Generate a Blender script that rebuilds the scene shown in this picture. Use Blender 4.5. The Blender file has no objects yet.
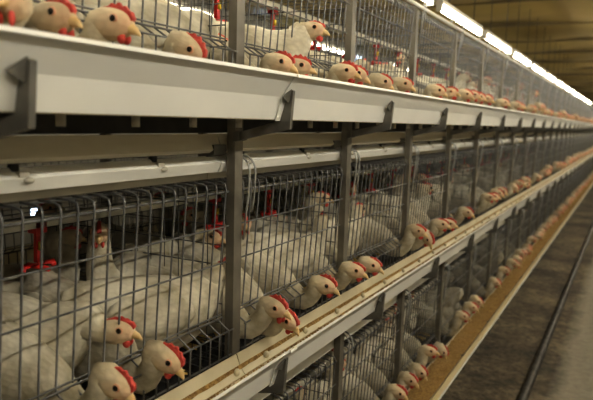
import bpy, math, random
from mathutils import Vector, Matrix
random.seed(7)
sc = bpy.context.scene
COL = sc.collection
PI = math.pi
# ------------------------------------------------------------------ layout (metres, camera height = 0)
S = 0.60                       # bay pitch
Y0 = 1.11                      # second post from the left
K0, K1 = -1, 25                # bays K0 .. K1-1
PITCH = 0.565
TIERS = [('upper', 0.0), ('middle', -PITCH), ('bottom', -2 * PITCH - .018)]
FLOOR = -1.30
CEIL = 1.22
def YP(k): return Y0 + S * k - (.024 if k == -1 else 0)
ORD = ['first','second','third','fourth','fifth','sixth','seventh','eighth','ninth','tenth','eleventh','twelfth','thirteenth','fourteenth','fifteenth','sixteenth','seventeenth','eighteenth','nineteenth','twentieth','twenty-first','twenty-second','twenty-third','twenty-fourth','twenty-fifth','twenty-sixth','twenty-seventh','twenty-eighth','twenty-ninth','thirtieth']
def PO(k): return ORD[k]       # post 0 is the first one in view

# ------------------------------------------------------------------ materials
def new_mat(name):
    m = bpy.data.materials.new(name); m.use_nodes = True
    nt = m.node_tree
    return m, nt, nt.nodes['Principled BSDF']
def mat(name, c1, c2=None, scale=20.0, rough=0.5, metal=0.0, bump=0.0, bscale=None, detail=4, dust=None, spec=0.5, lo=0.35, hi=0.65, stretch=(1,1,1)):
    m, nt, b = new_mat(name)
    L = nt.links.new
    tc = nt.nodes.new('ShaderNodeTexCoord'); mp = nt.nodes.new('ShaderNodeMapping'); mp.inputs['Scale'].default_value = stretch
    L(tc.outputs['Object'], mp.inputs['Vector'])
    n = nt.nodes.new('ShaderNodeTexNoise'); n.inputs['Scale'].default_value = scale; n.inputs['Detail'].default_value = detail
    L(mp.outputs[0], n.inputs['Vector'])
    r = nt.nodes.new('ShaderNodeValToRGB')
    r.color_ramp.elements[0].position = lo; r.color_ramp.elements[1].position = hi
    r.color_ramp.elements[0].color = (*c1, 1); r.color_ramp.elements[1].color = (*(c2 or c1), 1)
    L(n.outputs['Fac'], r.inputs['Fac'])
    out = r.outputs['Color']
    if dust:                                   # settled dust on faces that look up
        g = nt.nodes.new('ShaderNodeNewGeometry'); sx = nt.nodes.new('ShaderNodeSeparateXYZ'); L(g.outputs['Normal'], sx.inputs[0])
        rr = nt.nodes.new('ShaderNodeMapRange'); rr.inputs[1].default_value = 0.2; rr.inputs[2].default_value = 0.8; L(sx.outputs['Z'], rr.inputs[0])
        mx = nt.nodes.new('ShaderNodeMix'); mx.data_type = 'RGBA'; L(rr.outputs[0], mx.inputs['Factor']); L(out, mx.inputs['A']); mx.inputs['B'].default_value = (*dust, 1)
        out = mx.outputs['Result']
    L(out, b.inputs['Base Color'])
    b.inputs['Roughness'].default_value = rough; b.inputs['Metallic'].default_value = metal
    b.inputs['Specular IOR Level'].default_value = spec
    if bump:
        n2 = nt.nodes.new('ShaderNodeTexNoise'); n2.inputs['Scale'].default_value = bscale or scale * 2; n2.inputs['Detail'].default_value = 5
        L(mp.outputs[0], n2.inputs['Vector'])
        bp = nt.nodes.new('ShaderNodeBump'); bp.inputs['Strength'].default_value = bump; bp.inputs['Distance'].default_value = 0.01
        L(n2.outputs['Fac'], bp.inputs['Height']); L(bp.outputs[0], b.inputs['Normal'])
    return m
M = {}
M['wire'] = mat('galvanised_wire', (.12,.12,.12), (.21,.21,.21), 30, .42, .65)
M['darkwire'] = mat('dull_wire', (.06,.06,.058), (.11,.107,.10), 30, .55, .5)
M['post'] = mat('post_steel', (.135,.122,.098), (.20,.182,.145), 14, .5, .3, .05)
M['bracket'] = mat('bracket_steel', (.13,.125,.11), (.19,.18,.155), 18, .5, .4)
M['trough'] = mat('trough_plastic', (.76,.755,.72), (.82,.81,.77), 5, .42, 0, dust=(.66,.57,.36))
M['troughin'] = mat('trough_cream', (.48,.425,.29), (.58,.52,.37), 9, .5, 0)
M['rail'] = mat('cream_rail', (.60,.55,.43), (.72,.67,.54), 7, .4, .1, stretch=(1,.3,1))
M['railbright'] = mat('bright_rail', (.72,.71,.66), (.92,.91,.86), 11, .35, .05, stretch=(1,.3,1))
M['belt'] = mat('black_belt', (.012,.012,.011), (.03,.028,.025), 20, .8)
M['feed'] = mat('feed_meal', (.20,.11,.03), (.42,.27,.085), 110, .95, 0, .9, 220)
M['red'] = mat('red_plastic', (.55,.022,.018), (.66,.035,.025), 10, .35)
M['yellow'] = mat('yellow_plastic', (.75,.55,.05), None, 10, .4)
M['pipe'] = mat('white_pipe', (.45,.42,.35), (.55,.52,.44), 9, .5)
M['floorpipe'] = mat('floor_pipe', (.05,.047,.042), (.10,.095,.085), 14, .45, .3)
M['lampbody'] = mat('lamp_body', (.72,.70,.62), None, 9, .4)
M['comb'] = mat('comb_skin', (.50,.045,.035), (.68,.10,.07), 90, .55, 0, .3, 300)
M['beak'] = mat('beak_horn', (.60,.40,.17), (.74,.56,.30), 60, .4)
M['legskin'] = mat('leg_skin', (.55,.38,.10), (.66,.48,.18), 90, .55, 0, .3, 300)
M['pupil'] = mat('eye_pupil', (.012,.008,.006), None, 9, .12)
M['iris'] = mat('eye_ring', (.66,.36,.22), None, 9, .4)
M['wall'] = mat('wall_paint', (.20,.19,.16), (.28,.265,.22), 3, .8)
M['frame'] = mat('window_frame', (.5,.5,.48), None, 9, .5)
def floor_mat():
    m, nt, b = new_mat('dirty_concrete'); L = nt.links.new
    tc = nt.nodes.new('ShaderNodeTexCoord')
    def noise(s, d=6):
        n = nt.nodes.new('ShaderNodeTexNoise'); n.inputs['Scale'].default_value = s; n.inputs['Detail'].default_value = d; n.inputs['Roughness'].default_value = .65
        L(tc.outputs['Object'], n.inputs['Vector']); return n
    n1 = noise(2.6); n2 = noise(28)
    r = nt.nodes.new('ShaderNodeValToRGB'); e = r.color_ramp.elements
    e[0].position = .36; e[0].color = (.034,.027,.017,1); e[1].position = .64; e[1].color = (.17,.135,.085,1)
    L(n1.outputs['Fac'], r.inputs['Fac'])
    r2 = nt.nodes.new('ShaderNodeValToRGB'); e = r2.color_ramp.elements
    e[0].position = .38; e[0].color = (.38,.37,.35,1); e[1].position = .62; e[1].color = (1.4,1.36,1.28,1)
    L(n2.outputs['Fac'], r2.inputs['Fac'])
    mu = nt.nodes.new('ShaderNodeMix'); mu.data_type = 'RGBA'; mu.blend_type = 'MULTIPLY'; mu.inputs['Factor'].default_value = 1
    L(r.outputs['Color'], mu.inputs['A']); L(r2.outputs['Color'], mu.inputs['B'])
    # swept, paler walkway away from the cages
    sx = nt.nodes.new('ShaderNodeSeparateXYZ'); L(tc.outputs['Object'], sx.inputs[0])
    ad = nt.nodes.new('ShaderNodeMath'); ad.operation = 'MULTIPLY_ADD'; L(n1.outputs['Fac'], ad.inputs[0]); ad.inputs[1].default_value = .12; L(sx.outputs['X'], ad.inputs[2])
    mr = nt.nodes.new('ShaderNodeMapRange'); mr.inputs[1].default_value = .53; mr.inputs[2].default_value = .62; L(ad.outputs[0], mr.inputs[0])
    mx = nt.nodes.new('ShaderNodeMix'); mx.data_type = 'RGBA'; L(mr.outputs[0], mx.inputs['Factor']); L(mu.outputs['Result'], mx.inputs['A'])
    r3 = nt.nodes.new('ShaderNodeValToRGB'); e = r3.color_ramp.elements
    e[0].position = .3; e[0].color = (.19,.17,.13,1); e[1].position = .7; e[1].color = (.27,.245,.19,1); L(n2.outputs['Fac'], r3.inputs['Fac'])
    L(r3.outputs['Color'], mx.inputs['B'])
    L(mx.outputs['Result'], b.inputs['Base Color']); b.inputs['Roughness'].default_value = .8
    bp = nt.nodes.new('ShaderNodeBump'); bp.inputs['Strength'].default_value = .6; bp.inputs['Distance'].default_value = .02
    L(n2.outputs['Fac'], bp.inputs['Height']); L(bp.outputs[0], b.inputs['Normal'])
    return m
M['floor'] = floor_mat()
def feather_mat():
    m, nt, b = new_mat('hen_feathers'); L = nt.links.new
    at = nt.nodes.new('ShaderNodeAttribute'); at.attribute_name = 'tint'
    tc = nt.nodes.new('ShaderNodeTexCoord')
    mp = nt.nodes.new('ShaderNodeMapping'); mp.inputs['Scale'].default_value = (60, 120, 100); L(tc.outputs['Object'], mp.inputs['Vector'])
    v = nt.nodes.new('ShaderNodeTexVoronoi'); v.inputs['Scale'].default_value = 1.0; L(mp.outputs[0], v.inputs['Vector'])
    n = nt.nodes.new('ShaderNodeTexNoise'); n.inputs['Scale'].default_value = 14; n.inputs['Detail'].default_value = 6; L(tc.outputs['Object'], n.inputs['Vector'])
    r = nt.nodes.new('ShaderNodeValToRGB'); e = r.color_ramp.elements
    e[0].position = .30; e[0].color = (.36,.31,.205,1); e[1].position = .62; e[1].color = (.72,.68,.56,1); L(n.outputs['Fac'], r.inputs['Fac'])
    sp = nt.nodes.new('ShaderNodeSeparateColor'); L(at.outputs['Color'], sp.inputs[0])
    m1 = nt.nodes.new('ShaderNodeMix'); m1.data_type = 'RGBA'; L(sp.outputs[0], m1.inputs['Factor']); L(r.outputs['Color'], m1.inputs['A']); m1.inputs['B'].default_value = (.76,.63,.39,1)
    m2 = nt.nodes.new('ShaderNodeMix'); m2.data_type = 'RGBA'; L(sp.outputs[1], m2.inputs['Factor']); L(m1.outputs['Result'], m2.inputs['A']); m2.inputs['B'].default_value = (.72,.30,.20,1)
    vr = nt.nodes.new('ShaderNodeMapRange'); vr.inputs[1].default_value = .35; vr.inputs[2].default_value = .95; vr.inputs[3].default_value = 1.0; vr.inputs[4].default_value = .86; L(v.outputs['Distance'], vr.inputs[0])  # feather scale pattern, with the shade between feathers put into the colour
    oi = nt.nodes.new('ShaderNodeObjectInfo'); orr = nt.nodes.new('ShaderNodeMapRange'); orr.inputs[3].default_value = .78; orr.inputs[4].default_value = 1.04; L(oi.outputs['Random'], orr.inputs[0])
    mm = nt.nodes.new('ShaderNodeMath'); mm.operation = 'MULTIPLY'; L(vr.outputs[0], mm.inputs[0]); L(orr.outputs[0], mm.inputs[1])
    m3 = nt.nodes.new('ShaderNodeMix'); m3.data_type = 'RGBA'; m3.blend_type = 'MULTIPLY'; m3.inputs['Factor'].default_value = 1; L(m2.outputs['Result'], m3.inputs['A']); L(mm.outputs[0], m3.inputs['B'])
    L(m3.outputs['Result'], b.inputs['Base Color']); b.inputs['Roughness'].default_value = .85; b.inputs['Specular IOR Level'].default_value = .2
    ad = nt.nodes.new('ShaderNodeMath'); ad.operation = 'ADD'; L(v.outputs['Distance'], ad.inputs[0]); L(n.outputs['Fac'], ad.inputs[1])
    bp = nt.nodes.new('ShaderNodeBump'); bp.inputs['Strength'].default_value = .32; bp.inputs['Distance'].default_value = .005
    L(ad.outputs[0], bp.inputs['Height']); L(bp.outputs[0], b.inputs['Normal'])
    return m
M['feather'] = feather_mat()
def emit(name, col, s):
    m = bpy.data.materials.new(name); m.use_nodes = True; nt = m.node_tree
    b = nt.nodes['Principled BSDF']; b.inputs['Base Color'].default_value = (*col, 1)
    b.inputs['Emission Color'].default_value = (*col, 1); b.inputs['Emission Strength'].default_value = s
    return m
M['tube'] = emit('lit_fluorescent_tube', (1.0, .93, .76), 21.0)
M['aisletube'] = emit('lit_aisle_tube', (1.0, .94, .80), 98.0)
def glass_mat():
    m, nt, b = new_mat('window_glass')
    b.inputs['Base Color'].default_value = (.9,.95,1,1); b.inputs['Transmission Weight'].default_value = 1; b.inputs['Roughness'].default_value = .08; b.inputs['IOR'].default_value = 1.1
    return m
M['glass'] = glass_mat()
def ceil_mat():
    m, nt, b = new_mat('ceiling_sheet'); L = nt.links.new
    tc = nt.nodes.new('ShaderNodeTexCoord')
    n = nt.nodes.new('ShaderNodeTexNoise'); n.inputs['Scale'].default_value = .9; n.inputs['Detail'].default_value = 5; L(tc.outputs['Object'], n.inputs['Vector'])
    r = nt.nodes.new('ShaderNodeValToRGB'); e = r.color_ramp.elements
    e[0].position = .3; e[0].color = (.30,.215,.06,1); e[1].position = .7; e[1].color = (.56,.42,.14,1); L(n.outputs['Fac'], r.inputs['Fac'])
    L(r.outputs['Color'], b.inputs['Base Color']); b.inputs['Roughness'].default_value = .55
    return m
M['ceiling'] = ceil_mat()
M['purlin'] = mat('purlin_steel', (.14,.105,.045), (.20,.15,.06), 6, .6)

# ------------------------------------------------------------------ mesh builder
class MB:
    def __init__(s): s.v=[]; s.f=[]; s.m=[]; s.c={}; s.mats=[]; s.cur=0; s.flat=set()
    def use(s, m):
        if m not in s.mats: s.mats.append(m)
        s.cur = s.mats.index(m); return s
    def face(s, *idx, flat=False):
        if flat: s.flat.add(len(s.f))
        s.f.append(tuple(idx)); s.m.append(s.cur)
    def vert(s, p, tint=None):
        s.v.append(tuple(p))
        if tint: s.c[len(s.v)-1] = tint
        return len(s.v)-1
    def box(s, a, b):
        x0,y0,z0 = a; x1,y1,z1 = b
        i = [s.vert(p) for p in ((x0,y0,z0),(x1,y0,z0),(x1,y1,z0),(x0,y1,z0),(x0,y0,z1),(x1,y0,z1),(x1,y1,z1),(x0,y1,z1))]
        for q in ((0,3,2,1),(4,5,6,7),(0,1,5,4),(1,2,6,5),(2,3,7,6),(3,0,4,7)): s.face(*[i[k] for k in q], flat=True)
        return s
    def tube(s, path, r, n=5, cap=True):
        P = [Vector(p) for p in path]; rings = []
        for k, p in enumerate(P):
            t = ((P[k+1]-p).normalized() if k < len(P)-1 else Vector((0,0,0))) + ((p-P[k-1]).normalized() if k else Vector((0,0,0)))
            t.normalize()
            h = Vector((0,1,0)) if abs(t.y) < .9 else Vector((0,0,1))
            a = t.cross(h).normalized(); b = t.cross(a)
            rr = r[k] if isinstance(r, (list,tuple)) else r
            rings.append([s.vert(p + a*math.cos(2*PI*j/n)*rr + b*math.sin(2*PI*j/n)*rr) for j in range(n)])
        for A, B in zip(rings, rings[1:]):
            for j in range(n): s.face(A[j], A[(j+1)%n], B[(j+1)%n], B[j])
        if cap: s.face(*reversed(rings[0]), flat=True); s.face(*rings[-1], flat=True)
        return s
    def prism(s, poly, y0, y1):                # poly in XZ, extruded along Y
        A = [s.vert((x,y0,z)) for x,z in poly]; B = [s.vert((x,y1,z)) for x,z in poly]; n = len(poly)
        s.face(*A, flat=True); s.face(*reversed(B), flat=True)
        for j in range(n): s.face(A[j], B[j], B[(j+1)%n], A[(j+1)%n], flat=True)
        return s
    def sheet(s, prof, y0, y1, t):             # open XZ profile given a thickness t and extruded
        P = [Vector((x,z)) for x,z in prof]; off = []
        for k, p in enumerate(P):
            d = Vector((0,0))
            if k: d += (p-P[k-1]).normalized()
            if k < len(P)-1: d += (P[k+1]-p).normalized()
            d.normalize(); off.append(p + Vector((d.y,-d.x))*t)
        return s.prism_strip(P, off, y0, y1)
    def prism_strip(s, P, Q, y0, y1):
        a=[s.vert((p.x,y0,p.y)) for p in P]; b=[s.vert((p.x,y1,p.y)) for p in P]
        c=[s.vert((p.x,y0,p.y)) for p in Q]; d=[s.vert((p.x,y1,p.y)) for p in Q]
        for k in range(len(P)-1):
            s.face(a[k],a[k+1],b[k+1],b[k],flat=True); s.face(c[k],d[k],d[k+1],c[k+1],flat=True)
            s.face(a[k],c[k],c[k+1],a[k+1],flat=True); s.face(b[k],b[k+1],d[k+1],d[k],flat=True)
        s.face(a[0],b[0],d[0],c[0],flat=True); s.face(a[-1],c[-1],d[-1],b[-1],flat=True)
        return s
    def ball(s, c, rad, n=10, m=7, rot=None):
        c = Vector(c); rings=[]
        def P(x,y,z):
            q = Vector((x*rad[0], y*rad[1], z*rad[2]))
            return c + (rot @ q if rot else q)
        t = s.vert(P(0,0,1)); bt = s.vert(P(0,0,-1))
        for i in range(1,m):
            a = PI*i/m
            rings.append([s.vert(P(math.sin(a)*math.cos(2*PI*j/n), math.sin(a)*math.sin(2*PI*j/n), math.cos(a))) for j in range(n)])
        for j in range(n):
            s.face(t, rings[0][j], rings[0][(j+1)%n]); s.face(bt, rings[-1][(j+1)%n], rings[-1][j])
        for A,B in zip(rings, rings[1:]):
            for j in range(n): s.face(A[j], B[j], B[(j+1)%n], A[(j+1)%n])
        return s
    def mesh(s, name):
        me = bpy.data.meshes.new(name); me.from_pydata(s.v, [], s.f)
        for mm in (s.mats or [M['wire']]): me.materials.append(mm)
        me.polygons.foreach_set('material_index', s.m)
        me.polygons.foreach_set('use_smooth', [i not in s.flat for i in range(len(s.f))])
        if s.c:
            ca = me.color_attributes.new('tint', 'FLOAT_COLOR', 'POINT')
            for i in range(len(s.v)): ca.data[i].color = (*s.c.get(i, (0,0,0)), 1)
        me.update(); return me
def obj(name, me, parent=None, loc=None):
    if isinstance(me, MB): me = me.mesh(name)
    o = bpy.data.objects.new(name, me); COL.objects.link(o)
    if parent: o.parent = parent
    if loc: o.location = loc
    return o
def tag(o, label, cat, group=None, kind=None):
    o['label'] = label; o['category'] = cat
    if group: o['group'] = group
    if kind: o['kind'] = kind
    return o
def empty(name, loc=(0,0,0), rz=0):
    o = bpy.data.objects.new(name, None); COL.objects.link(o); o.location = loc; o.rotation_euler = (0,0,rz); o.empty_display_size = .05
    return o
def struct(name, me):
    o = obj(name, me); o['kind'] = 'structure'; return o
def copy_tree(root, loc):
    r = root.copy(); COL.objects.link(r); r.location = loc
    for ch in root.children:
        c = ch.copy(); COL.objects.link(c); c.parent = r
        for g in ch.children:
            d = g.copy(); COL.objects.link(d); d.parent = c
    return r

# ------------------------------------------------------------------ setting
WX0, WX1, WY0, WY1 = -3.2, 2.4, -1.6, 30.0
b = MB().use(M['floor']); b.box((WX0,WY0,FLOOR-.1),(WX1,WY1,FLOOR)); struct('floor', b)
# sagging sheet ceiling
b = MB().use(M['ceiling']); nx, ny = 28, 150; PB = 1.5
def cz(x, y):
    a = abs(math.sin(PI*(y-.3)/PB)); q = abs(math.sin(PI*(x+.05)/1.0))
    return CEIL - .085*a*(.35+.65*q) - .025*math.sin(x*3.1+y*1.7)
g = [[b.vert((WX0+(WX1-WX0)*i/nx, WY0+(WY1-WY0)*j/ny, cz(WX0+(WX1-WX0)*i/nx, WY0+(WY1-WY0)*j/ny))) for i in range(nx+1)] for j in range(ny+1)]
for j in range(ny):
    for i in range(nx): b.face(g[j][i], g[j+1][i], g[j+1][i+1], g[j][i+1])
struct('ceiling', b)
n = 0
y = WY0 + .4
while y < 29:
    n += 1
    b = MB().use(M['purlin']).box((WX0,y-.012,CEIL-.05),(WX1,y+.012,CEIL-.0)); struct('trim_%d' % n, b); y += PB
# wall with window openings (far side of the house)
wins = [(4.05,4.55,.90,1.13), (3.14,3.42,-.90,-.70), (6.2,6.8,.86,1.1), (9.0,9.7,.86,1.1)]
ys = sorted(set([WY0, WY1] + [w[i] for w in wins for i in (0,1)]))
b = MB().use(M['wall'])
for ya, yb in zip(ys, ys[1:]):
    w = [q for q in wins if q[0] <= ya and q[1] >= yb]
    if not w: b.box((WX0-.1,ya,FLOOR),(WX0,yb,CEIL+.1))
    else:
        b.box((WX0-.1,ya,FLOOR),(WX0,yb,w[0][2])); b.box((WX0-.1,ya,w[0][3]),(WX0,yb,CEIL+.1))
struct('wall_left', b)
for i, (ya,yb,za,zb) in enumerate(wins):
    f = MB().use(M['frame'])
    t = .02
    f.box((WX0-.07,ya,za),(WX0-.03,ya+t,zb)); f.box((WX0-.07,yb-t,za),(WX0-.03,yb,zb)); f.box((WX0-.07,ya+t,za),(WX0-.03,yb-t,za+t)); f.box((WX0-.07,ya+t,zb-t),(WX0-.03,yb-t,zb))
    o = struct('window_%d' % (i+1), f)
    obj('pane', MB().use(M['glass']).box((WX0-.055,ya+t,za+t),(WX0-.05,yb-t,zb-t)), o)
struct('wall_right', MB().use(M['wall']).box((WX1,WY0,FLOOR),(WX1+.1,WY1,CEIL+.1)))
struct('wall_back', MB().use(M['wall']).box((WX0,WY1,FLOOR),(WX1,WY1+.1,CEIL+.1)))
struct('wall_front', MB().use(M['wall']).box((WX0,WY0-.1,FLOOR),(WX1,WY0,CEIL+.1)))
# pipe on the floor
b = MB().use(M['floorpipe']).tube([(.395,-1.0,FLOOR+.021),(.395,20,FLOOR+.021)], .022, 12)
p = obj('floor_pipe', b); tag(p, 'long dark pipe running along the aisle floor beside the cages', 'pipe')

# ------------------------------------------------------------------ posts
def post_mesh():
    b = MB().use(M['post'])
    z0, z1 = FLOOR, .44
    # open channel: web facing the aisle, two flanges going back
    b.box((-.003,.001,z0),(0.0,.031,z1)); b.box((-.021,.001,z0),(-.003,.004,z1)); b.box((-.021,.028,z0),(-.003,.031,z1))
    return b.mesh('steel_post')
def foot_mesh():
    return MB().use(M['post']).box((-.05,-.03,FLOOR),(.02,.04,FLOOR+.006)).mesh('foot_plate')
def arm_mesh():
    b = MB().use(M['bracket'])
    b.prism([(-.022,-.075),(-.022,-.055),(-.055,-.05),(-.058,-.085)], -.045, .001)
    return b.mesh('rail_arm')
pm, fm, am = post_mesh(), foot_mesh(), arm_mesh()
for k in range(K0, K1+1):
    o = obj('steel_post', pm, None, (0, YP(k), 0))
    tag(o, f'grey steel upright post at the cage fronts, {PO(k)} post from the left' if k >= 0 else 'grey steel upright post at the cage fronts, just outside the left edge', 'post', 'steel posts along the cages')
    obj('foot_plate', fm, o); 
    for t, z in TIERS[:2]: obj('rail_arm', am, o, (0,0,z))

# ------------------------------------------------------------------ feed troughs (four bays each)
def TY(j): return max(YP(K0) - .3, Y0 - 2.4 + 2.4*j)
NSEG = 8
PROF = [(.012,.048),(.022,.022),(.034,.006),(.103,.003),(.1175,.048),(.146,.089),(.154,.092),(.155,.086)]
PROFB = PROF[3:6] + [(.170,.093),(.172,.083)]
PROFIN = [(.0135,.046),(.0235,.0235),(.035,.0085),(.101,.0055)]
def trough_part(y0, y1):
    b = MB().use(M['trough']); b.sheet(PROF, y0, y1, .0025); return b
for ti, (tn, tz) in enumerate(TIERS):
    for j in range(NSEG):
        y0 = YP(K0)-.9 if j == 0 else Y0 + 2.4*(j-1); y1 = Y0 + 2.4*j
        if y0 > YP(K1): break
        y1 = min(y1, YP(K1))
        e = empty('feed_trough', (.08, y0, tz)); L_ = y1-y0
        def sh(pr, a, c, t, m):
            b = MB().use(m); b.sheet([(x-.08,z) for x,z in pr], a, c, t); return b
        tag(e, f'long pale plastic feed trough along the {tn} tier, {ORD[j]} length from the left', 'trough', f'feed troughs of the {tn} tier')
        obj('outer_wall', sh(PROFB if ti == 2 else PROF[3:], .0015, L_-.0015, .0025, M['trough']), e)
        obj('inner_lining', sh(PROF[:4], .0015, L_-.0015, .0025, M['troughin']), e)
        sl = [(x + (.0035 if i < 5 else .0005), z - (.0035 if i == 0 else .001)) for i,(x,z) in enumerate(PROFB if ti == 2 else PROF[3:])]
        obj('joint_sleeve', sh(sl, L_-.016, L_+.012, .002, M['trough']), e)
        if ti == 1:
            q = 0.1
            while q < L_ and j < 3:
                obj('spacer_clip', MB().use(M['troughin']).ball((.030-.08, q, .017), (.007,.009,.009), 8, 5), e); q += .2
    # feed meal
    b = MB().use(M['feed']); yy = YP(K0)-.9
    rows = []
    lev = (.03,.012,.050)[ti]
    N = 700
    for i in range(N+1):
        y = yy + (YP(K1)-yy)*i/N
        if ti == 1: pts = [(.0218,.0250),(.0232,.0235),(.0250,.0208+random.uniform(0,.001)),(.0268+random.uniform(-.001,.0015),.0178)]
        else:
            a = .022 if lev > .03 else .034; c = .104+.018*(lev/.05)
            pts = [(.014 if lev > .045 else .022, lev-.008+random.uniform(-.004,.004)),(.05,lev+random.uniform(-.006,.006)),(.085,lev+random.uniform(-.006,.006)),(c-.004,lev-.004+random.uniform(-.004,.004))]
        rows.append([b.vert((x, y, z)) for x, z in pts])
    for A,B in zip(rows, rows[1:]):
        for q in range(3): b.face(A[q],A[q+1],B[q+1],B[q])
    o = obj('feed_meal', b, None, (0,0,tz)); tag(o, f'yellow brown crumbly feed lying in the {tn} trough', 'feed', None, 'stuff')
    # loose crumbs on the middle trough
    if ti == 1:
        b = MB().use(M['feed'])
        for q in range(240):
            y = .35 + q*.03; w_ = random.uniform(.001,.003)
            i4 = [b.vert((.1455,y,.0912)),b.vert((.1455,y+.03,.0912)),b.vert((.1475+w_,y+.03,.0926)),b.vert((.1475+w_,y,.0926))]; b.face(*i4)
        for q in range(900):
            y = random.uniform(.4, 6); x, z = random.choice([(.152,.0925),(.150,.0920),(.1525,.0928),(random.uniform(.04,.1),.0085)])
            r = random.uniform(.0012,.0028); b.ball((x,y,z),(r,r*1.6,r*.7),5,3)
        o = obj('feed_crumbs', b, None, (0,0,tz)); tag(o, 'yellow feed crumbs scattered on the rim and floor of the middle trough', 'feed', None, 'stuff')

# ------------------------------------------------------------------ trough brackets
BP = [(0.0,-.047),(.028,-.040),(.131,-.017),(.137,.060),(.129,.064),(.109,.050),(.117,.044),(.1085,.0015),(.1055,-.001),(.027,-.022),(0.0,-.028)]
def bracket_mesh():
    b = MB().use(M['bracket']); b.prism(BP, -.004, .006); b.prism([(0.0005,-.047),(.012,-.044),(.012,-.024),(0.0005,-.027)], -.014, .022)
    a = [b.vert(p) for p in ((.135,-.004,.064),(.128,-.004,.034),(.130,-.030,.046))]; c = [b.vert(p) for p in ((.132,-.004,.065),(.125,-.004,.035),(.127,-.030,.047))]
    b.face(*a, flat=True); b.face(*reversed(c), flat=True)
    for j in range(3): b.face(a[j], c[j], c[(j+1)%3], a[(j+1)%3], flat=True)
    return b.mesh('trough_bracket')
def bolt_mesh():
    return MB().use(M['wire']).tube([(.126,-.009,.056),(.126,.011,.056)], .0045, 8).mesh('bolt')
bm_, bl_ = bracket_mesh(), bolt_mesh()
for tn, tz in TIERS:
    for k in range(K0, K1+1):
        o = obj('trough_bracket', bm_, None, (0, YP(k)+.006, tz))
        tag(o, f'dark steel bracket gripping the {tn} feed trough at the {PO(k)} post from the left' if k >= 0 else f'dark steel bracket gripping the {tn} feed trough left of the first post', 'bracket', f'brackets under the {tn} trough')
        if k < 8: obj('bolt', bl_, o)

# ------------------------------------------------------------------ belts and guard rails
for tn, tz in TIERS:
    b = MB().use(M['belt']).box((-.49, YP(K0)-.9, -.030), (-.045, YP(K1), -.024))
    b.box((-.049, YP(K0)-.9, -.024), (-.045, YP(K1), .006))  # black front lip, added to make the gap under the trough read as shade
    b.box((-.49, YP(K0)-.9, -.075), (-.06, YP(K1), -.070))
    o = obj('manure_belt', b, None, (0,0,tz)); tag(o, f'black manure belt under the {tn} tier of cages', 'belt', 'manure belts')
RA = [(-.037,-.033),(-.031,-.050),(-.024,-.064),(-.034,-.070)]
RB = [(-.044,-.080),(-.026,-.094),(-.034,-.112),(-.040,-.113)]
RB2 = [(-.044,-.084),(-.0235,-.100),(-.0240,-.138),(-.034,-.140)]
for tn, tz in TIERS[:2]:
    for j in range(NSEG):
        y0 = YP(K0)-.9 if j == 0 else Y0-.012 + 2.4*(j-1); y1 = min(Y0-.012 + 2.4*j, YP(K1))
        if y0 > YP(K1): break
        for nm, pr, mm, desc in (('belt_guard', RA, 'rail', 'cream folded guard strip just'), ('belt_rail', RB, 'railbright', 'shiny pale metal rail low')):
            b = MB().use(M[mm]).sheet(RB2 if nm == 'belt_rail' and tn == 'middle' else pr, 0, y1-y0-.004, -.002)
            o = obj(nm, b, None, (-.001, y0, tz)); tag(o, f'{desc} beneath the {tn} trough, {ORD[j]} length from the left', 'rail', f'{nm.replace("_"," ")}s under the {tn} trough')
            if nm == 'belt_rail':
                if tn == 'upper': obj('lower_lip', MB().use(M['rail']).box((-.066,0,-.131),(-.060,y1-y0-.004,-.098)), o)
                y = (Y0 + .09 - y0) % .3
                while y < y1-y0-.05:
                    c = MB().use(M['belt']); c.box((-.046,y-.008,-.084),(-.036,y+.004,-.070)); c.use(M['pipe']); c.box((-.042,y-.004,-.092),(-.024,y+.012,-.084)); c.ball((-.025,y+.012,-.097),(.005,.010,.005),8,5)
                    obj('clip', c, o); y += .3

# ------------------------------------------------------------------ cages
NW = 17
WY = [.036 + i*.0333 for i in range(NW)]
def lerp(a,b,t): return a+(b-a)*t
def fx(z): return -.02*(.42-z)/(.42-.13)
def front_mb(top_r, zk=.13):
    b = MB().use(M['wire'])
    for i, y in enumerate(WY):
        p = [(-.048,y,.4335),(-.012,y,.432),(-.003,y,.429),(0,y,.42),(-.02,y,zk),(.012,y,zk-.020)]
        p.append((.010,y,.048))
        b.tube(p, .0021, 5)
    for x, z, r in ((-.0045,.411,top_r),(fx(.337)+.003,.337,.0018),(fx(.257)+.003,.257,.0018),(-.0165,zk+.001,.0022),(-.019,zk+.008,.0018),(.014,zk-.019,.0018),(.0085,.052,.0018)):
        b.tube([(x,.027,z),(x,.584,z)], r, 6)
    b.box((-.058,.027,.4285),(-.046,.584,.4315))
    return b
def hook_mb(y):
    b = MB().use(M['hook'])
    if 1:
        pts = [(-.052,y,.455)]
        for a in range(0, 9):
            t = PI*.75 - a*PI*.75/8
            pts.append((-.016+.034*math.cos(t), y, .452+.034*math.sin(t)))
        pts += [(.016,y,.40),(.010,y,.36)] + ([(.004,y,.30)] if y < .04 else [])
        b.tube(pts, .0025, 6)
    return b
def grid(b, o, u, v, nu, nv, r=.0013):
    o, u, v = Vector(o), Vector(u), Vector(v)
    for i in range(nu+1): b.tube([o+u*i/nu, o+u*i/nu+v], r, 4, False)
    for j in range(nv+1): b.tube([o+v*j/nv, o+v*j/nv+u], r, 4, False)
    return b
def floor_mb():
    b = MB().use(M['darkwire']); grid(b, (0.0,.0,.012), (-.495,0,.022), (0,.6,0), 10, 17, .0014); return b
def peg_mb(q):
    b = MB().use(M['pipe'])
    b.tube([(.062,.085+q*.145,-.016),(.062,.085+q*.145,.0008)], .0065, 8)
    return b
def part_mb():
    b = MB().use(M['darkwire']); grid(b, (-.032,.005,.02), (-.455,0,0), (0,0,.40), 11, 9, .0014); return b
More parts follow.
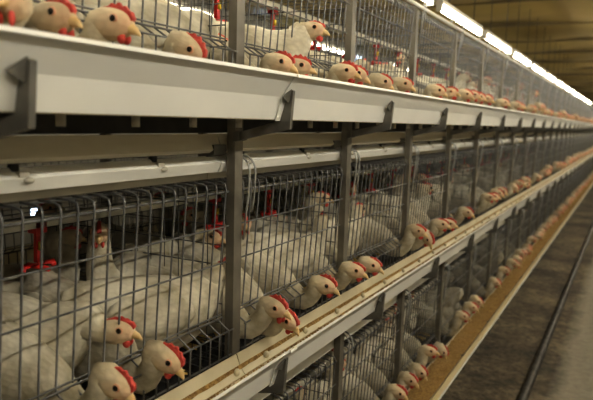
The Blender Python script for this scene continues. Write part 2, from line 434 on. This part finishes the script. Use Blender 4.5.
def back_mb():
    b = MB().use(M['darkwire']); grid(b, (-.495,.0,.03), (0,.6,0), (0,0,.39), 12, 9, .0013); return b
def top_mb():
    b = MB().use(M['darkwire']); grid(b, (-.13,.0,.424), (-.36,0,0), (0,.6,0), 6, 10, .0013); return b
PM = dict(front_panel=front_mb(.0028).mesh('front_panel'), floor_grid=floor_mb().mesh('floor_grid'), side_partition=part_mb().mesh('side_partition'), back_panel=back_mb().mesh('back_panel'), top_grid=top_mb().mesh('top_grid'))
M['hook'] = mat('bright_hook_wire', (.36,.36,.35), (.48,.48,.46), 30, .4, .5)
FRONT_UP = front_mb(.0028, .158).mesh('front_panel')
PH = [hook_mb(y).mesh('front_hook') for y in (.033,.056)]
PG = [peg_mb(q).mesh('support_peg') for q in range(4)]
for tn, tz in TIERS:
    for k in range(K0-1, K1):
        e = empty('battery_cage', (0, Y0+S*k, tz))
        if k < K0: tag(e, f'wire battery cage of the {tn} tier, wholly beyond the left edge', 'cage', f'wire cages of the {tn} tier')
        elif k < 0: tag(e, f'wire battery cage of the {tn} tier, left of the first post', 'cage', f'wire cages of the {tn} tier')
        else: tag(e, f'wire battery cage of the {tn} tier between the {PO(k)} and {PO(k+1)} posts', 'cage', f'wire cages of the {tn} tier')
        for nm, me in PM.items():
            if k > 12 and nm in ('top_grid','back_panel'): continue
            obj(nm, FRONT_UP if nm == 'front_panel' and tn == 'upper' else me, e)
        for me in (PH if k >= 0 else ()): obj('front_hook', me, e)
        if k < 7:
            for me in PG: obj('support_peg', me, e)
# bright bar along the top edge of the upper cages
for j in range(NSEG):
    y0 = YP(K0)-.9 if j == 0 else Y0 + 2.4*(j-1); y1 = min(Y0 + 2.4*j, YP(K1))
    if y0 > YP(K1): break
    o = obj('top_bar', MB().use(M['railbright']).tube([(0,.004,0),(0,y1-y0-.004,0)], .008, 8), None, (.012, y0, .434))
    tag(o, f'bright metal bar along the top edge of the upper cages, {ORD[j]} length from the left', 'bar', 'bars on top of the upper cages')

# cages of the bank behind, back to back
def backbank():
    for ti, (tn, tz) in enumerate(TIERS[:2]):
        for k in range(0, 9):
            e = empty('battery_cage', (-1.0, YP(k)+S, tz), PI)
            tag(e, f'wire cage of the rear bank, {tn} tier, {ORD[k]} from the left', 'cage', f'rear bank cages of the {tn} tier')
            for nm in ('front_panel','floor_grid','side_partition'):
                obj(nm, PM[nm], e)
        b = MB().use(M['trough']); b.sheet([(-1.0-x, z) for x,z in PROF], YP(0), YP(9), .0025)
        o = obj('feed_trough', b, None, (0,0,tz)); tag(o, f'pale feed trough on the far side of the rear cages, {tn} tier', 'trough')
        b = MB().use(M['belt']).box((-.96, YP(-1), -.030), (-.505, YP(9), -.024))
        o = obj('manure_belt', b, None, (0,0,tz)); tag(o, f'black manure belt under the {tn} tier of rear cages', 'belt')
    for k in range(0, 10):
        o = obj('steel_post', MB().use(M['post']).box((-1.0,-.012,FLOOR),(-.97,.018,.44)), None, (0, YP(k), 0))
        tag(o, f'grey post of the rear cage bank, {ORD[k]} from the left behind the front cages', 'post', 'posts of the rear bank')
backbank()

# ------------------------------------------------------------------ drinker lines
def drinker_mesh():
    b = MB().use(M['red'])
    b.prism([(-.003,0),(.003,0),(.006,-.07),(-.006,-.07)], -.0065, .0065)
    b.prism([(-.012,.012),(.012,.012),(.012,-.010),(-.012,-.010)], -.013, .013)
    b.tube([(0,-.038,-.083),(0,-.034,-.074),(0,.034,-.074),(0,.038,-.083)], .0065, 6)
    b.tube([(-.03,0,-.080),(.03,0,-.080)], .006, 6)
    b.use(M['yellow']); b.tube([(0.008,0,-.028),(.008,0,-.045)], .005, 6)
    return b.mesh('red_drinker')
dm = drinker_mesh()
for tn, tz in TIERS:
    for j in range(4):
        y0 = YP(K0)-.5 if j == 0 else Y0 + 2.4*(j-1); y1 = Y0 + 2.4*j
        b = MB().use(M['lampbody']); b.box((-.012,.003,-.011),(.012,y1-y0-.003,.011))
        o = obj('water_line', b, None, (-.28, y0, tz+.353)); tag(o, f'pale water pipe with red drinkers inside the {tn} cages, {ORD[j]} length from the left', 'pipe', f'water lines of the {tn} tier')
        q = (Y0 - .30 - y0) % .3 + .02
        while q < y1-y0:
            obj('drinker', dm, o, (0, q, -.012)); q += .3

# ------------------------------------------------------------------ lamps
TL = 1.04
def lamp(loc, label, group, tube=None):
    e = empty('fluorescent_lamp', loc); tag(e, label, 'lamp', group)
    obj('tube', tube or PM_T, e); obj('housing', PM_H, e); obj('end_cap', PM_C1, e); obj('end_cap', PM_C2, e); obj('hanger', PM_W, e); obj('hanger', PM_W2, e)
PM_T = MB().use(M['tube']).tube([(0,.02,0),(0,TL-.02,0)], .013, 12).mesh('tube')
PM_T2 = MB().use(M['aisletube']).tube([(0,.02,0),(0,TL-.02,0)], .015, 12).mesh('tube')
M['rear'] = emit('lit_rear_tube', (1.0,.93,.78), 9.0)
PM_T3 = MB().use(M['rear']).tube([(0,.02,0),(0,TL-.02,0)], .015, 12).mesh('tube')
PM_H = MB().use(M['lampbody']).prism([(-.024,.020),(.024,.020),(.017,.048),(-.017,.048)], 0, TL).mesh('housing')
PM_C1 = MB().use(M['lampbody']).box((-.016,-.004,-.017),(.016,.02,.030)).mesh('end_cap')
PM_C2 = MB().use(M['lampbody']).box((-.016,TL-.02,-.017),(.016,TL+.004,.030)).mesh('end_cap')
PM_W = MB().use(M['darkwire']).tube([(0,.2,.045),(0,.2,CEIL-.69)], .003, 5).mesh('hanger')
PM_W2 = MB().use(M['darkwire']).tube([(0,TL-.2,.045),(0,TL-.2,CEIL-.69)], .003, 5).mesh('hanger')
NL = 12
for i in range(-3, NL):
    y = 3.48 + 1.2*i
    if y < -1.3: continue
    lb = f'lit white fluorescent tube lamp above the cages, {ORD[i+1]} in the visible row' if i >= -1 else f'lit white fluorescent tube lamp above the cages, out of sight overhead, {ORD[-i-1]} back'
    lamp((-.25, y, .642), lb, 'lamps over the cages')
for i in range(0, 15):
    lamp((1.5, -1.2+2.0*i, .93), f'lit fluorescent lamp over the aisle behind the viewer, {ORD[i]} along', 'lamps over the aisle', PM_T2)
for i in range(0, 4):
    lamp((-2.1, .5+2.4*i, .75), f'lit fluorescent lamp in the aisle beyond the rear cages, {ORD[i]} along', 'lamps beyond the cages', PM_T3)

# ------------------------------------------------------------------ hens
def catmull(P, sub):
    out = []
    n = len(P)
    for i in range(n-1):
        a, b, c, d = P[max(i-1,0)], P[i], P[i+1], P[min(i+2,n-1)]
        for s in range(sub):
            t = s/sub
            out.append([0.5*((2*b[q]) + (-a[q]+c[q])*t + (2*a[q]-5*b[q]+4*c[q]-d[q])*t*t + (-a[q]+3*b[q]-3*c[q]+d[q])*t**3) for q in range(len(b))])
    out.append(list(P[-1])); return out
def hen_parts(hx, hy, hz, yaw=0, pitch=0, fat=1.0, comb=1.0, wattle=1.0, seg=14, sub=3, roll=0, tail=1.0, low=0.0):
    """hen facing +X, origin on the cage floor under its body; the head centre is at (hx,hy,hz)"""
    d = Vector((math.cos(yaw)*math.cos(pitch), math.sin(yaw)*math.cos(pitch), math.sin(pitch)))
    side = Vector((-math.sin(yaw), math.cos(yaw), 0)); up = d.cross(side).normalized()
    H = Vector((hx,hy,hz)); HS = 1.12
    nb = Vector((.105,0,.16-low*1.4)); f = fat
    K = []                                             # x y z  sidevec  width height tintR tintG
    def add(p, s, w, h, r=0, g=0): K.append([p[0],p[1],p[2],s[0],s[1],s[2],w,h,r,g])
    Y = (0,1,0)
    tz = .03*(tail-1)
    add((-.205,0,.205+tz), Y, .006, .018); add((-.175,0,.195+tz), Y, .018, .040); add((-.125,0,.168), Y, .046*f, .058*f)
    add((-.06,0,.142-low*.3), Y, .064*f, .078*f); add((.01,0,.128-low*.7), Y, .067*f, .082*f-low*.2); add((.065,0,.136-low*1.2), Y, .056*f, .072*f-low*.4)
    add(nb, Y, .039, .052)
    back = H - d*.030
    a = nb; c1 = nb + Vector((.045,0,.035)) if low == 0 else nb + Vector((.035,0,.020)); c2 = back - d*.030 + (Vector((0,0,.018)) if pitch < -.5 else Vector((0,0,0)))
    if low:
        K.pop(); K.pop()
        ps = Vector((hx-.066, hy*.8, min(.066, hz-.028)))
        add((.085,0,.096), Y, .044, .056); add((.120,0,.080), Y, .031, .040)
        add(ps, Y, .0215, .0275); nk = ps.lerp(back, .55) + Vector((.010,0,-.002)); add(nk, Vector(Y).lerp(side,.6).normalized(), .0195, .0225, .1)
    for t in (() if low else (.35,.7)):
        p = a*(1-t)**3 + c1*3*t*(1-t)**2 + c2*3*t*t*(1-t) + back*t**3
        s = Vector(Y).lerp(side, t).normalized(); add(p, s, lerp(.034,.0195,t), lerp(.042,.021,t), .1*t)
    add(back, side, .0172*HS, .0190*HS, .35); add(H - d*.006, side, .0180*HS, .0205*HS, .6, .14); add(H + d*.0112, side, .0158*HS, .0175*HS, .75, .24); add(H + d*.0224 - up*.002, side, .0105*HS, .0120*HS, .7, .38); add(H + d*.0275 - up*.003, side, .004, .005, .7, .4)
    R = catmull(K, sub)
    body = MB().use(M['feather']); rings = []
    for i, k in enumerate(R):
        p = Vector(k[0:3]); q = Vector(R[min(i+1,len(R)-1)][0:3]) - Vector(R[max(i-1,0)][0:3])
        t = q.normalized(); s = Vector(k[3:6]); s = (s - t*s.dot(t)).normalized(); u = t.cross(s).normalized()
        w, h = max(k[6],.002), max(k[7],.002); ring = []
        for j in range(seg):
            an = 2*PI*j/seg; cs, sn = math.cos(an), math.sin(an)
            hh = h*(1.0 if sn > 0 else 1.06)
            ring.append(body.vert(p + s*cs*w + u*sn*hh, (min(max(k[8],0),1), min(max(k[9],0),1)*abs(cs), 0)))
        rings.append(ring)
    for A,B in zip(rings, rings[1:]):
        for j in range(seg): body.face(A[j], A[(j+1)%seg], B[(j+1)%seg], B[j])
    body.face(*reversed(rings[0])); body.face(*rings[-1])
    def W(x, y, z): return H + (d*x + side*y + up*z)*HS
    rot = Matrix((d, side, up)).transposed()
    parts = {}
    cb = MB().use(M['comb'])
    q_ = .30+.42*comb
    prof = [(.022,.003),(.026,.009),(.022,.013+.005*q_),(.017,.013+.0065*q_),(.012,.016+.010*q_),(.008,.016+.0075*q_),(.002,.0175+.0125*q_),(-.003,.017+.009*q_),(-.009,.016+.0125*q_),(-.014,.0155+.008*q_),(-.021,.014+.008*q_),(-.025,.011+.004*q_),(-.021,.008),(-.010,.013),(.005,.012)]
    A = [cb.vert(W(x, .0042*(1 if z < .021 else .6), z)) for x,z in prof]; B = [cb.vert(W(x, -.0042*(1 if z < .021 else .6), z)) for x,z in prof]
    cb.face(*A, flat=True); cb.face(*reversed(B), flat=True)
    for j in range(len(prof)): cb.face(A[j], B[j], B[(j+1)%len(prof)], A[(j+1)%len(prof)])
    parts['comb'] = [cb]
    bk = MB().use(M['beak'])
    rr = []
    for x, z, w, h in ((.016,-.002,.0086,.0088),(.0235,-.0035,.0070,.0074),(.0315,-.0062,.0044,.0052),(.037,-.0105,.0016,.0021)):
        rr.append([bk.vert(W(x, w*math.cos(2*PI*j/8), z + h*math.sin(2*PI*j/8))) for j in range(8)])
    for P_,Q_ in zip(rr, rr[1:]):
        for j in range(8): bk.face(P_[j], P_[(j+1)%8], Q_[(j+1)%8], Q_[j])
    bk.face(*rr[-1]); parts['beak'] = [bk]
    parts['eye'] = []
    for s in (-1, 1):
        e = MB().use(M['iris']); e.ball(W(.005, s*.0148, .0055), (.0078,.003,.0072), 8, 6, rot); e.use(M['pupil']); e.ball(W(.005, s*.0168, .0058), (.0050,.0024,.0048), 8, 6, rot); parts['eye'].append(e)
    wt = MB().use(M['comb'])
    for s in (-1, 1): wt.ball(W(.013, s*.006, -.014-.003*wattle), (.0075,.0038,.004+.0042*wattle), 8, 6, rot)
    parts['wattles'] = [wt]
    parts['wing'] = []
    for s in (-1, 1):
        w = MB().use(M['feather']); r_ = Matrix.Rotation(.16,3,'Y') @ Matrix.Rotation(s*.06,3,'Z')
        w.ball((-.045, s*.058*f, .150), (.098,.014,.046), 12, 8, r_); parts['wing'].append(w)
    parts['leg'] = []
    for s in (-1, 1):
        l = MB().use(M['legskin']); l.tube([(-.01,s*.032,.075),(-.012,s*.032,.045),(-.002,s*.032,.012)], [.012,.0065,.0055], 7)
        for ta in (-.45,0,.45): l.tube([(-.002,s*.032,.010),(.022*math.cos(ta),s*.032+.022*math.sin(ta),.009),(.045*math.cos(ta),s*.032+.045*math.sin(ta),.0035)], [.005,.0042,.0022], 6)
        l.tube([(-.004,s*.032,.010),(-.03,s*.032,.004)], [.005,.0022], 6); parts['leg'].append(l)
    return body, parts
def build_hen(loc, rz, detail, **kw):
    """detail 2: parts as children, 1: one mesh"""
    if detail == 2:
        body, parts = hen_parts(**kw)
        o = obj('white_hen', body, None, loc); o.rotation_euler = (0,0,rz)
        for nm, L_ in parts.items():
            for m in L_: obj(nm, m, o)
        return o
    return obj('white_hen', merged(**kw), None, loc)
def merged(**kw):
    body, parts = hen_parts(seg=10, sub=2, **kw)
    for nm, L_ in parts.items():
        for m in L_:
            off = len(body.v)
            for v in m.v: body.v.append(v)
            for fi, f in enumerate(m.f):
                body.use(m.mats[m.m[fi]]); body.f.append(tuple(i+off for i in f)); body.m.append(body.cur)
    return body.mesh('white_hen')
HENS = []       # (object, tier index, Y, kind)
FZ = .024       # cage floor height where the birds stand
def slot(y):
    """nearest feed opening between the post and the wires"""
    k = math.floor((y-Y0)/S); r = (y-Y0) - S*k
    cs = [WY[i]+.0333 for i in range(0, NW-2, 2)]
    return YP(k) + min(cs, key=lambda c: abs(c-r))
def feeder(ti, y, z, x=.07, yaw=0.0, pitch=0.0, by=0.0, detail=2, **kw):
    tz = TIERS[ti][1]
    hx, hy = .232, 0.0
    kw.setdefault('low', .032)
    # origin so that, turned by `by` about z, the head centre lands on (x, y)
    ox = x - hx*math.cos(by); oy = y - hx*math.sin(by)
    o = build_hen((ox, oy, tz+FZ), by, detail, hx=hx, hy=hy, hz=z-tz-FZ, yaw=yaw-by, pitch=pitch, **kw)
    HENS.append((o, ti, y, 'feed')); return o
def stander(ti, x, y, rz, hz=.30, hx=.14, yaw=0.0, pitch=0.0, detail=2, **kw):
    tz = TIERS[ti][1]
    o = build_hen((x, y, tz+FZ+ .02*max(0,-x)), rz, detail, hx=hx, hy=0.0, hz=hz, yaw=yaw, pitch=pitch, **kw)
    if detail != 2: o.rotation_euler = (0,0,rz)
    HENS.append((o, ti, y, 'stand')); return o
R_ = math.radians
# --- upper tier, birds with their heads out
feeder(0, .515, .134, yaw=R_(-55), by=.1, wattle=1.6)
feeder(0, .60, .127, x=.055, yaw=R_(5), by=-.1)
feeder(0, .685, .131, x=.078, yaw=R_(8), pitch=R_(-6), by=.12, comb=1.2)
feeder(0, .865, .112, yaw=R_(10), pitch=R_(-35), comb=1.4)
stander(0, -.13, 1.36, R_(25), hz=.20, hx=.165, yaw=R_(-15), comb=.3, tail=.6)
feeder(0, 1.20, .121, x=.06, yaw=R_(5), pitch=R_(-10), comb=1.2, by=.0)
feeder(0, 1.29, .121, x=.055, yaw=R_(25), by=.18, comb=1.5, wattle=1.6)
for y, z, yw, pt, by, cb in ((1.485,.115,0,-5,-.15,1.5),(1.60,.114,15,-15,.1,.8),(1.775,.106,20,-20,0,1.0),(2.01,.112,5,-12,.1,.5),(2.37,.113,10,-15,-.1,1.2),(2.57,.117,-10,0,.1,1),(2.86,.122,0,-15,-.15,.8),(2.98,.125,15,-5,.1,1),(3.14,.122,20,-10,.1,1.2),(3.335,.122,-10,-10,-.1,1),(3.75,.122,15,-10,0,1),(4.22,.125,15,-10,.1,1.2),(4.40,.120,0,-5,0,1),(4.9,.12,10,0,0,1)):
    feeder(0, slot(y), z+.013, x=.078, yaw=R_(yw), pitch=R_(pt), by=by, comb=cb)
# --- middle tier
feeder(1, .688, -.417, x=.07, yaw=R_(10), pitch=R_(-28), by=.12)
feeder(1, .82, -.424, x=.06, yaw=R_(15), pitch=R_(-30), by=-.1, comb=1.5)
feeder(1, 1.185, -.423, x=.07, yaw=R_(-5), pitch=R_(-8), by=.14, comb=1.6, wattle=1.4)
feeder(1, 1.235, -.464, x=.074, yaw=R_(-10), pitch=R_(-28), by=-.22, comb=.6)
for y, z, yw, pt, by, cb in ((1.443,-.430,5,-12,0,1.6),(1.660,-.430,5,-10,-.12,.7),(1.766,-.440,5,-15,.1,.7),(2.222,-.40,0,-10,.1,.8),(2.38,-.450,-15,-50,-.1,1.3),(2.55,-.42,10,-5,0,.9),(2.716,-.436,5,-5,-.1,1.3),(3.035,-.423,0,-15,.1,1.2),(3.56,-.40,0,-5,-.12,1),(3.70,-.41,10,0,.05,1.2),(3.84,-.40,5,-20,.1,1.2),(4.0,-.40,5,-20,0,.8),(4.45,-.417,0,-40,.1,1),(4.65,-.40,0,0,0,1),(5.0,-.401,5,-10,.1,1)):
    feeder(1, slot(y), z, yaw=R_(yw), pitch=R_(pt), by=by, comb=cb)
# --- bottom tier
for y, z, yw, pt, by, cb in ((2.12,-.985,5,-20,.1,1.4),(2.24,-.985,0,-20,0,1),(2.38,-1.0,5,-35,.1,1.2),(2.53,-.955,5,0,-.1,1.2),(2.69,-1.02,10,-50,.1,1),(3.09,-.965,0,-10,-.1,1.2),(3.3,-.97,5,-20,.1,1.2),(3.5,-.97,0,-30,0,1),(4.0,-.98,0,-30,-.1,1),(4.28,-.97,0,-10,.1,1),(4.7,-.98,10,-20,0,1),(5.0,-.97,0,-30,0,1)):
    feeder(2, slot(y), z, yaw=R_(yw), pitch=R_(pt), by=by, comb=cb)
# --- birds standing inside
IN = [ # tier x y rz hz hx yaw
 (1,-.17,.50,R_(150),.22,.15,0),(1,-.21,.72,R_(20),.16,.20,0),(1,-.27,1.08,R_(-75),.285,.135,R_(30)),(1,-.40,.86,R_(80),.25,.14,0),(1,-.10,.98,R_(70),.20,.17,R_(20)),
 (1,-.36,1.30,R_(10),.22,.15,0),(1,-.25,1.46,R_(-40),.26,.14,0),(1,-.13,1.60,R_(75),.23,.15,R_(30)),(1,-.38,1.62,R_(-100),.24,.15,0),
 (1,-.30,1.85,R_(30),.27,.14,0),(1,-.14,1.95,R_(80),.22,.15,0),(1,-.35,2.10,R_(120),.25,.15,0),(1,-.30,2.42,R_(-60),.27,.14,0),(1,-.15,2.70,R_(60),.24,.15,0),(1,-.33,2.85,R_(0),.27,.14,0),
 (0,-.30,.80,R_(-30),.20,.15,0),(0,-.36,1.05,R_(90),.18,.16,0),(0,-.13,1.02,R_(80),.14,.17,0),(0,-.36,1.50,R_(45),.17,.15,0),(0,-.30,1.80,R_(-60),.20,.15,0),(0,-.25,2.15,R_(70),.19,.16,R_(20)),(0,-.35,2.50,R_(30),.20,.16,0),(0,-.2,2.75,R_(90),.2,.16,0),
 (2,-.2,1.30,R_(30),.24,.14,0),(2,-.2,1.62,R_(80),.2,.16,0),(2,-.2,1.88,R_(60),.24,.14,0),(2,-.34,2.2,R_(-30),.26,.14,0),(2,-.16,2.45,R_(90),.22,.15,0),(2,-.30,2.65,R_(20),.26,.14,0),(2,-.2,2.95,R_(100),.22,.15,0),
]
for ti,x,y,rz,hz,hx,yw in IN:
    stander(ti, x, y, rz, hz=hz, hx=hx, yaw=yw, comb=random.uniform(.5,1.3), tail=random.uniform(.5,1.1))
# --- farther birds share meshes
VF = [merged(low=.03, hx=.232, hy=0, hz=random.uniform(.10,.145), yaw=R_(random.uniform(-20,25)), pitch=R_(random.uniform(-45,5)), comb=random.uniform(.1,1.0), wattle=random.uniform(.3,1)) for _ in range(14)]
VS = [merged(hx=random.uniform(.13,.18), hy=0, hz=random.uniform(.18,.29), yaw=R_(random.uniform(-40,40)), comb=random.uniform(.6,1.3)) for _ in range(6)]
def far_feed(ti, y):
    o = obj('white_hen', random.choice(VF), None, (random.uniform(-.175,-.155), y, TIERS[ti][1]+FZ)); o.rotation_euler = (0,0,random.uniform(-.12,.12)); HENS.append((o,ti,y,'feed'))
def far_stand(ti, x, y):
    o = obj('white_hen', random.choice(VS), None, (x, y, TIERS[ti][1]+FZ+.01)); o.rotation_euler = (0,0,random.uniform(-PI,PI)); HENS.append((o,ti,y,'stand'))
for ti in range(3):
    for k in range(3, K1):
        if k >= 7 or (k == 6):
            nfeed = random.choice(((1,2,2,3),(1,3,3,4),(2,3,3,4))[ti])
            ys = sorted(random.sample([WY[i]+.0333 for i in range(0,NW-2,2)], nfeed))
            for r in ys: far_feed(ti, YP(k)+r)
        if k < 12:
            far_stand(ti, -.33, YP(k)+random.uniform(.12,.25)); far_stand(ti, -.18 if k < 9 else -.3, YP(k)+random.uniform(.36,.5))
# --- a few birds of the rear bank
for ti in range(2):
    for k in range(0, 5):
        y = YP(k)+random.uniform(.15,.45)
        o = obj('white_hen', random.choice(VS), None, (-.74, y, TIERS[ti][1]+FZ)); o.rotation_euler = (0,0,random.uniform(-PI,PI)); HENS.append((o,ti,y,'rear'))
# labels
from collections import defaultdict
cell = defaultdict(list)
for h in HENS: cell[(h[1], h[3], max(-1, math.floor((h[2]-Y0)/S)))].append(h)
for (ti, kind, k), L_ in cell.items():
    L_.sort(key=lambda h: h[2])
    for i, h in enumerate(L_):
        tn = TIERS[ti][0]
        past = f'beyond the {PO(k)} post' if k >= 0 else 'left of the first post'
        if kind == 'feed': lb = f'white hen, head out over the {tn} trough, {ORD[i]} such bird {past}'; g = f'hens feeding at the {tn} trough'
        elif kind == 'stand': lb = f'white hen inside the {tn} cage {past}, {ORD[i]} one inside'; g = f'hens inside the {tn} cages'
        else: lb = f'white hen in the rear {tn} cages, {ORD[i]} one seen {past}'; g = f'hens in the rear {tn} cages'
        tag(h[0], lb, 'hen', g)

# ------------------------------------------------------------------ world, camera, colour
w = bpy.data.worlds.new('World'); sc.world = w; w.use_nodes = True
bg = w.node_tree.nodes['Background']; bg.inputs[0].default_value = (.72,.84,1.0,1); bg.inputs[1].default_value = 3.0
cam = bpy.data.cameras.new('Camera'); co = bpy.data.objects.new('Camera', cam); COL.objects.link(co); sc.camera = co
FPX, ROLL, VP = 620.0, .027, (632.0, 130.0)
x, y = VP[0]-296.5, VP[1]-200.0
c_, s_ = math.cos(-ROLL), math.sin(-ROLL)
xu, yu = c_*x - s_*y, s_*x + c_*y
n_ = math.sqrt(xu*xu + yu*yu + FPX*FPX)
wv, pv = math.asin(xu/n_), math.atan2(-yu, FPX)
fwd = Vector((-math.sin(wv)*math.cos(pv), math.cos(wv)*math.cos(pv), -math.sin(pv)))
right = Vector((math.cos(wv), math.sin(wv), 0)); down = fwd.cross(right)
c_, s_ = math.cos(ROLL), math.sin(ROLL)
RR = right*c_ - down*s_; DD = right*s_ + down*c_
co.matrix_world = Matrix(((RR.x, -DD.x, -fwd.x, .745), (RR.y, -DD.y, -fwd.y, 0), (RR.z, -DD.z, -fwd.z, 0), (0,0,0,1)))
cam.sensor_width = 36; cam.lens = FPX/593*36; cam.clip_start = .02
cam.dof.use_dof = True; cam.dof.focus_distance = 1.40; cam.dof.aperture_fstop = 4.6
sc.view_settings.view_transform = 'Standard'; sc.view_settings.exposure = 0.85; sc.view_settings.gamma = 0.86
try: sc.cycles.use_denoising = True; sc.cycles.max_bounces = 6
except Exception: pass
